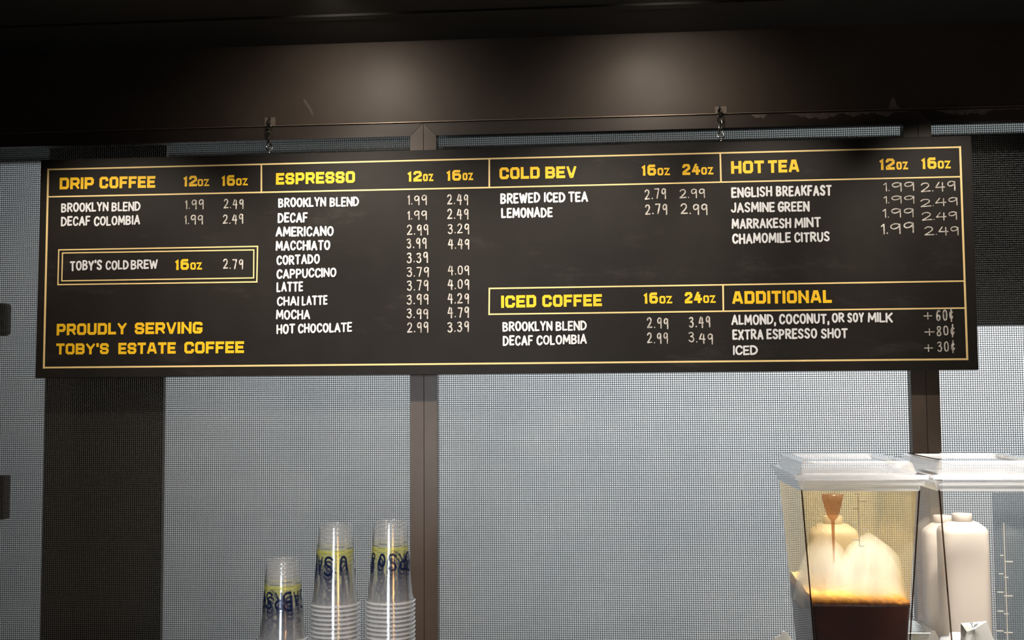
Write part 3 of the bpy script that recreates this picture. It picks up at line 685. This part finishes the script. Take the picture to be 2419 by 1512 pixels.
FOAM = mat('amber_foam', 'd98d1c', .5, 0, 'f3bd4a', .6, .5, 120)
def foam_layers():      # thin bubbles on top, denser coffee below
    n = FOAM.node_tree.nodes; l = FOAM.node_tree.links; b = n['Principled BSDF']
    tc = n['Texture Coordinate']; sp = n.new('ShaderNodeSeparateXYZ'); l.new(tc.outputs['Generated'], sp.inputs[0])
    nz = n['Noise Texture']; ad = n.new('ShaderNodeMath'); ad.operation = 'MULTIPLY_ADD'; ad.inputs[1].default_value = .5; l.new(nz.outputs[0], ad.inputs[0])
    sb = n.new('ShaderNodeMath'); sb.operation = 'ADD'; sb.inputs[1].default_value = -.25; l.new(sp.outputs[2], ad.inputs[2]); l.new(ad.outputs[0], sb.inputs[0])
    r = n.new('ShaderNodeValToRGB'); e = r.color_ramp.elements; e[0].position = 0; e[0].color = srgb('4a1c08'); e[1].position = .85; e[1].color = srgb('ffe39a')
    q = e.new(.22); q.color = srgb('9a5208'); q = e.new(.5); q.color = srgb('f0a828')
    l.new(sb.outputs[0], r.inputs[0]); l.new(r.outputs[0], b.inputs['Base Color'])
foam_layers()
FD, BDp = 2.05, 2.345
def rect(x0, x1, y0, y1, z, r=.006, n=3):
    P = []
    for cx, cy, a0 in ((x1-r, y1-r, 0), (x0+r, y1-r, PI/2), (x0+r, y0+r, PI), (x1-r, y0+r, 1.5*PI)):
        for i in range(n+1): a = a0+PI/2*i/n; P.append((cx+r*math.cos(a), cy+r*math.sin(a), z))
    return P
ztop_lid = at(2000, 1089, FD+.02).z; zfl1 = at(2000, 1122, FD).z; zfl0 = at(2000, 1134, FD).z; zr1 = at(2000, 1135.5, FD).z; zr0 = at(2000, 1147, FD).z; zbody = at(2000, 1158, FD).z
zbot = .93
def dispenser(xl, label):
    t = thing('drink_dispenser', label, 'dispenser', (xl+.12, (FD+BDp)/2, ZC), 'clear drink dispensers on the counter')
    W = at(2188, 1140, FD).x-at(1887, 1140, FD).x; x0, x1 = xl, xl+W; g = .004
    bx0, bx1 = x0+.004, x1-.008
    tp = .012/.22                                   # taper per metre of height
    def sec(z, ins=0): d = (zbody-z)*tp*1.3; return rect(bx0+d+ins, bx1-d-ins, FD+.006+d+ins, BDp-.004-d-ins, z, .008-min(ins, .004))
    # bowl: outer and inner skins, open at the top
    bw = MB().loft([sec(zbody), sec(1.25), sec(zbot)], False, True); bw.loft([sec(zbody, g), sec(1.25, g), sec(zbot+g, g)], False, True)
    bw.obj('bowl', DISP, t, smooth=False)
    # dark strips painting in the refraction at the front corners
    for (i, (sx, sy)) in enumerate(((0, 0), (1, 0))):
        def cn_(z, e): d = (zbody-z)*tp*1.3; x = (bx0+d) if sx == 0 else (bx1-d); y = (FD+.006+d) if sy == 0 else (BDp-.004-d); ix = .0008 if sx == 0 else -.0008-e; iy = .0008 if sy == 0 else -.0008-e; return rect(x+ix, x+ix+e, y+iy, y+iy+e, z, .0008, 1)
        MB().loft([cn_(zbot+.001, .0026), cn_(zbody, .0026)]).obj('corner_dark_strip', EDGE, t)['label'] = 'dark strip for the refraction at the bowl corner'
    # stepped rim of the bowl
    rm = MB(); A = rect(x0, x1, FD, BDp, zr1, .01); 
    rm.loft([rect(bx0+.004, bx1-.004, FD+.01, BDp-.008, zr1, .008), A, rect(x0, x1, FD, BDp, zr0, .01), rect(bx0-.001, bx1+.001, FD+.005, BDp-.003, zr0-.001, .009), rect(bx0-.001, bx1+.001, FD+.005, BDp-.003, zbody-.002, .009), rect(bx0+.004, bx1-.004, FD+.01, BDp-.008, zbody-.002, .008)], False, False)
    rm.obj('rim', EDGL, t)
    # lid
    e = .007; ld = MB()
    ld.loft([rect(x0+.002, x1-.002, FD+.002, BDp-.002, zfl0, .01), rect(x0-e, x1+e-.004, FD-e*.6, BDp+e*.5, zfl0+.001, .012), rect(x0-e, x1+e-.004, FD-e*.6, BDp+e*.5, zfl1, .012), rect(x0+.006, x1-.010, FD+.010, BDp-.010, zfl1+.002, .012),
             rect(x0+.012, x1-.016, FD+.016, BDp-.016, ztop_lid-.003, .014), rect(x0+.016, x1-.020, FD+.020, BDp-.020, ztop_lid, .014), rect(x0+.030, x1-.034, FD+.034, BDp-.034, ztop_lid-.001, .014),
             rect(x0+.034, x1-.038, FD+.038, BDp-.038, ztop_lid-.006, .012)], False, True)
    ld.obj('lid', LIDM, t)
    fr = MB(); fr.box(x0-e-.0004, x1+e-.0036, FD-e*.6-.0004, FD-e*.6+.003, zfl0+.001, zfl1+.0002); fr.obj('lid_edge', EDGL, t)['label'] = 'bright thick front edge of the lid'
    # pedestal under the bowl
    MB().loft([rect(x0, x1-.004, FD-.01, BDp+.03, ZC+.001, .012), rect(x0, x1-.004, FD-.01, BDp+.03, zbot-.002, .012)]).obj('base', COUNTER, t)
    return t, bx0, bx1, sec, x0, x1
xl1 = at(1887, 1140, FD).x; xl2 = at(2213, 1140, FD).x
d1, b10, b11, sec1, x10, x11 = dispenser(xl1, 'clear dispenser half full of foaming iced coffee, left of the two dispensers')
d2, b20, b21, sec2, x20, x21 = dispenser(xl2, 'empty clear dispenser at the right edge with measuring marks')
# graduation marks on the front walls
def mark(x0, x1, y, t, w_=1.6, yy=None):
    a = at(x0, y, FD+.008); b = at(x1, y, FD+.008); h = w_*FD/F/2
    MB().box(min(a.x, b.x), max(a.x, b.x), FD+.0068+.0, FD+.0085, a.z-h, a.z+h).obj('measuring_mark', MARK, t)
for x0, x1, y in ((2017, 2029, 1167), (2034, 2048, 1184), (2016, 2028, 1201.5), (2032, 2043, 1215), (2014, 2030, 1236.5), (2033, 2052, 1250), (2013, 2031, 1276), (2030, 2042, 1290)): mark(x0, x1, y, d1, 2.2)
for x0, x1, y in ((2363, 2370, 1312), (2372, 2392, 1326.5), (2359, 2370, 1355.5), (2372, 2382, 1364), (2356, 2370, 1398.5), (2372, 2392, 1407.5), (2356, 2370, 1443.5), (2372, 2382, 1450), (2354, 2370, 1490), (2372, 2392, 1494)): mark(x0, x1, y, d2, 2)
a = at(2370.5, 1235, FD+.008); MB().box(a.x-.0008, a.x+.0008, FD+.0068, FD+.0085, 1.05, a.z).obj('measuring_line', MARK, d2)
a = at(2027, 1170, FD+.008); MB().box(a.x-.0005, a.x+.0005, FD+.0068, FD+.0085, at(2027, 1290, FD).z, a.z).obj('measuring_line', MARK, d1)
# inside the left one: coffee, foam, spray, film
zliq = at(2030, 1432, FD+.012).z
sec = sec1; gi = .0046
MB().loft([sec(zbot+.006, gi), sec(zliq-.004, gi)]).obj('coffee', COFF, d1)['label'] = 'black iced coffee'
def foam():
    rnd = random.Random(4); rows = []
    m = MB(); nx, ny = 44, 16; zt = {}
    r0 = sec(zliq, gi); xa = min(p[0] for p in r0)+.0004; xb = max(p[0] for p in r0)-.0004; ya = min(p[1] for p in r0)+.0004; yb_ = max(p[1] for p in r0)-.0004
    V = []; Fq = []
    for lay in (0, 1):
        for i in range(nx+1):
            for j in range(ny+1):
                x = xa+(xb-xa)*i/nx; y = ya+(yb_-ya)*j/ny
                if lay: z = zliq+.006+.010*math.sin(j/ny*PI*.5)+.0015*math.sin(i*.9+j)+rnd.uniform(-.0012, .0012)+.004*(1-i/nx)
                else: z = zliq-.0038
                V.append((x, y, z))
    N = (nx+1)*(ny+1)
    for i in range(nx):
        for j in range(ny):
            a = i*(ny+1)+j; Fq.append([a, a+1, a+ny+2, a+ny+1]); Fq.append([N+a, N+a+ny+1, N+a+ny+2, N+a+1])
    for i in range(nx):
        for j in (0, ny):
            a = i*(ny+1)+j; Fq.append([a, a+ny+1, N+a+ny+1, N+a])
    for j in range(ny):
        for i in (0, nx):
            a = i*(ny+1)+j; Fq.append([a, a+1, N+a+1, N+a])
    return mesh('foam', V, Fq, FOAM, d1, smooth=True)
foam()['label'] = 'amber bubbly foam'
fl = MB().loft([sec(zbody-.003, gi+.0004), sec(zliq+.006, gi+.0004)], False, False).obj('coffee_film', AMB, d1); fl['label'] = 'amber coffee running down the walls'
SPR = bpy.data.materials.new('milky_spray'); SPR.use_nodes = True
SPR.node_tree.nodes.remove(SPR.node_tree.nodes['Principled BSDF'])
vs_ = SPR.node_tree.nodes.new('ShaderNodeVolumeScatter'); vs_.inputs['Color'].default_value = (1, .975, .87, 1); vs_.inputs['Density'].default_value = 17
SPR.node_tree.links.new(vs_.outputs[0], SPR.node_tree.nodes['Material Output'].inputs['Volume'])
def mound(px, pybase, pytop, rx, seed, lx):
    rnd = random.Random(seed); c = at(px, pybase, FD+.14); top = at(px, pytop, FD+.14).z
    for k in range(4):
        sc_ = 1-.13*k; m = MB(); rings = []; ph = [rnd.uniform(0, 6) for _ in range(4)]
        for i in range(17):
            t = i/16; r = rx*sc_*(1-.72*t**1.5)*min(1, (1-t)*5+.02)**.5
            ring = []
            for q in range(44):
                a = 2*PI*q/44; w_ = 1+.08*math.sin(3*a+ph[0]+3*t)+.04*math.sin(5*a+ph[1]+7*t)
                x = c.x+lx*(t*.5-.2)+r*w_*math.cos(a); y = c.y+min(r*1.3, .112)*w_*math.sin(a)*.9
                ring.append((min(max(x, b10+.012), b11-.012), min(max(y, FD+.02), BDp-.02), c.z+(top-c.z)*(1-.1*k)*t))
            rings.append(ring)
        m.loft(rings, True, True)
        m.obj('spray', SPR, d1, smooth=True)['label'] = 'pale creamy spray of coffee foam'
mound(1950, 1428, 1256, .066, 3, .004)
mound(2062, 1428, 1258, .082, 8, -.016)
mound(2034, 1428, 1335, .118, 5, 0)
jet = at(1966, 1168, FD+.12); MB().lathe([(.021, 0), (.019, -.010), (.015, -.026), (.010, -.042), (.0035, -.050), (.0022, -.10), (.0018, -.13)], (jet.x, jet.y, jet.z), 20, True, True).obj('coffee_jet', clear('jet_liquid', (.80, .58, .42), .25, (.55, .27, .14), .15)[0], d1, smooth=True)['label'] = 'brown jet of coffee hitting the lid'
# right one: added grey pane standing in for a blurred reflection, and mixing hub
GP, *_ = clear('grey_reflection', (.62, .66, .68), .10, (.7, .75, .8), .08, 1.5, 1.2)
a = at(2344, 1160, FD+.06); MB().box(a.x, b21-.018, FD+.060, FD+.063, zbot+.01, zbody-.01).obj('reflection_pane', GP, d2)['label'] = 'grey see-through pane standing in for a reflection'
hb = at(2262, 1500, FD+.13); MB().lathe([(.034, -.03), (.034, 0), (.030, .006), (.016, .009), (.014, .016), (.006, .018)], (hb.x, hb.y, hb.z-.012), 28, True, True).obj('mixing_hub', EDGL, d2, smooth=True)

# ---- white bottles behind the dispensers
def bottle(px, pytop, Y, hwpx, label, sh=1.0):
    top = at(px, pytop, Y); u = Y/F; r = hwpx*u; z0 = ZC; m = MB(); nr = .0195
    t = thing('white_bottle', label, 'bottle', (top.x, Y, z0), 'white plastic bottles behind the dispensers')
    zs = at(px, pytop+33, Y).z
    def sq(r_, z, e=3.2, n=36):
        P = []
        for q in range(n):
            a = 2*PI*q/n; c, s_ = math.cos(a), math.sin(a); k = (abs(c)**e+abs(s_)**e)**(-1/e); P.append((top.x+r_*k*c, Y+r_*.8*k*s_, z))
        return P
    def ci(r_, z): return [(top.x+r_*math.cos(2*PI*q/36), Y+r_*math.sin(2*PI*q/36), z) for q in range(36)]
    m.loft([sq(r*.94, z0), sq(r, z0+.008), sq(r, zs-.012), sq(r*.985, zs-.006), sq(r*.93, zs, 2.8), sq(r*.62, zs+.012, 2.3), ci(nr*1.15, top.z-.017), ci(nr, top.z-.0165)], True, True)
    m.obj('body', PLAST, t, smooth=True)
    MB().lathe([(nr, -.0163), (nr+.001, -.015), (nr+.001, -.002), (nr-.0005, 0)], (top.x, Y, top.z), 32, True, True).obj('cap', PLAST, t, smooth=True)
bottle(1967, 1218, 2.47, 54, 'white plastic bottle seen through the coffee dispenser')
bottle(2272, 1212.5, 2.47, 53, 'white plastic bottle standing behind the empty dispenser, right one of two')
bottle(2226, 1217, 2.60, 44, 'white plastic bottle half hidden at the left edge of the empty dispenser')

# ---- small things along the bottom edge
# folded paper card with a scribble, in front of the empty dispenser
Yc = 1.97
def P3(x, y, Y): return at(x, y, Y)
cardm = MB()
A1, B1 = P3(2270, 1473, Yc), P3(2331, 1468, Yc); C1, D1 = P3(2352, 1520, Yc-.01), P3(2300, 1560, Yc-.02)
card = thing('paper_card', 'folded white paper card with a small dark scribble at the bottom right', 'card', (A1.x+.02, Yc, ZC))
E1, F1 = P3(2284, 1493, Yc-.004), P3(2262, 1545, Yc-.01); zb = ZC+.001
def sheet(pts, nm, th=.0008, par=card, m_=PAPER):
    n_ = (pts[1]-pts[0]).cross(pts[2]-pts[0]).normalized()*th
    return MB().hexa(pts, [p+n_ for p in pts]).obj(nm, m_, par)
G1, H1 = Vector((A1.x+.002, Yc+.03, zb)), Vector((B1.x+.03, Yc+.03, zb))
sheet([A1, B1, H1+Vector((0, .02, 0)), G1+Vector((0, .02, 0))], 'back_fold')
sheet([A1, E1, P3(2302, 1486, Yc-.004), B1], 'top_fold')
sheet([B1, P3(2302, 1486, Yc-.004), P3(2322, 1660, Yc-.012), P3(2400, 1650, Yc-.004)], 'side_fold')
sheet([P3(2302, 1486, Yc-.0045), E1, P3(2250, 1560, Yc-.02), P3(2240, 1660, Yc-.02), P3(2322, 1660, Yc-.0125)], 'front_fold')
ik = MB()
for pts in ([(2292, 1471), (2296, 1476), (2297, 1482), (2302, 1481), (2303, 1476)], [(2296, 1470), (2298, 1474)], [(2303, 1477), (2311, 1473), (2306, 1479), (2303, 1478)]):
    q = [at(x, y, Yc-.006) for x, y in pts]; ik.tube(q, .0006, 5)
ik.obj('scribble', INK, card)['label'] = 'small dark scribble'
# white crumpled cup sleeve at the bottom left of the coffee dispenser
nw = at(1850, 1492, 2.02); np_ = thing('paper_napkin', 'white folded napkin poking up left of the coffee dispenser', 'napkin', (nw.x, 2.02, ZC))
N = lambda x, y, d=0: at(x, y, 2.02+d)
sheet([N(1829, 1507), N(1844, 1500), N(1846, 1492), N(1852, 1491), N(1868, 1520), N(1890, 1640), N(1820, 1640)], 'front_leaf', .001, np_)
sheet([N(1852, 1491, .006), N(1859, 1494, .006), N(1872, 1512, .006), N(1885, 1640, .006), N(1850, 1640, .006)], 'rear_leaf', .001, np_)
# steel container between the dispensers
pa = at(2150, 1479, 2.52); pb = at(2196, 1479, 2.52); zp = pa.z
pn = thing('steel_container', 'shiny steel container between the two dispensers', 'container', ((pa.x+pb.x)/2, 2.5, ZC))
MB().loft([rect(pa.x-.06, pb.x-.004, 2.46, 2.60, ZC+.001, .015), rect(pa.x-.06, pb.x-.004, 2.46, 2.60, zp-.006, .015)], True, False).obj('body', SILV, pn)
MB().loft([rect(pa.x-.064, pb.x, 2.456, 2.604, zp-.006, .017), rect(pa.x-.066, pb.x+.002, 2.454, 2.606, zp-.003, .017), rect(pa.x-.064, pb.x, 2.456, 2.604, zp, .017), rect(pa.x-.05, pb.x-.014, 2.47, 2.59, zp-.002, .012)], True, True).obj('rim', SILV, pn, smooth=True)
# clear crumpled bag behind, low between bottles
BAG, *_ = clear('clear_bag', (.85, .83, .78), .35, (.75, .7, .6), .15, 1.45, 2)
bg = MB(); rb_ = random.Random(3); cb_ = at(2205, 1500, 2.42); rings = []
for i in range(7):
    t = i/6; r = .045*(1-t**1.6)+.003; rings.append([(cb_.x+r*(1+rb_.uniform(-.25, .25))*math.cos(a), 2.42+.6*r*math.sin(a), ZC+.001+(cb_.z+.008-ZC)*t) for a in [2*PI*q/12 for q in range(12)]])
tag(bg.loft(rings).obj('crumpled_bag', BAG, loc=(cb_.x, 2.42, ZC)), 'crumpled clear bag low between the two dispensers', 'bag')
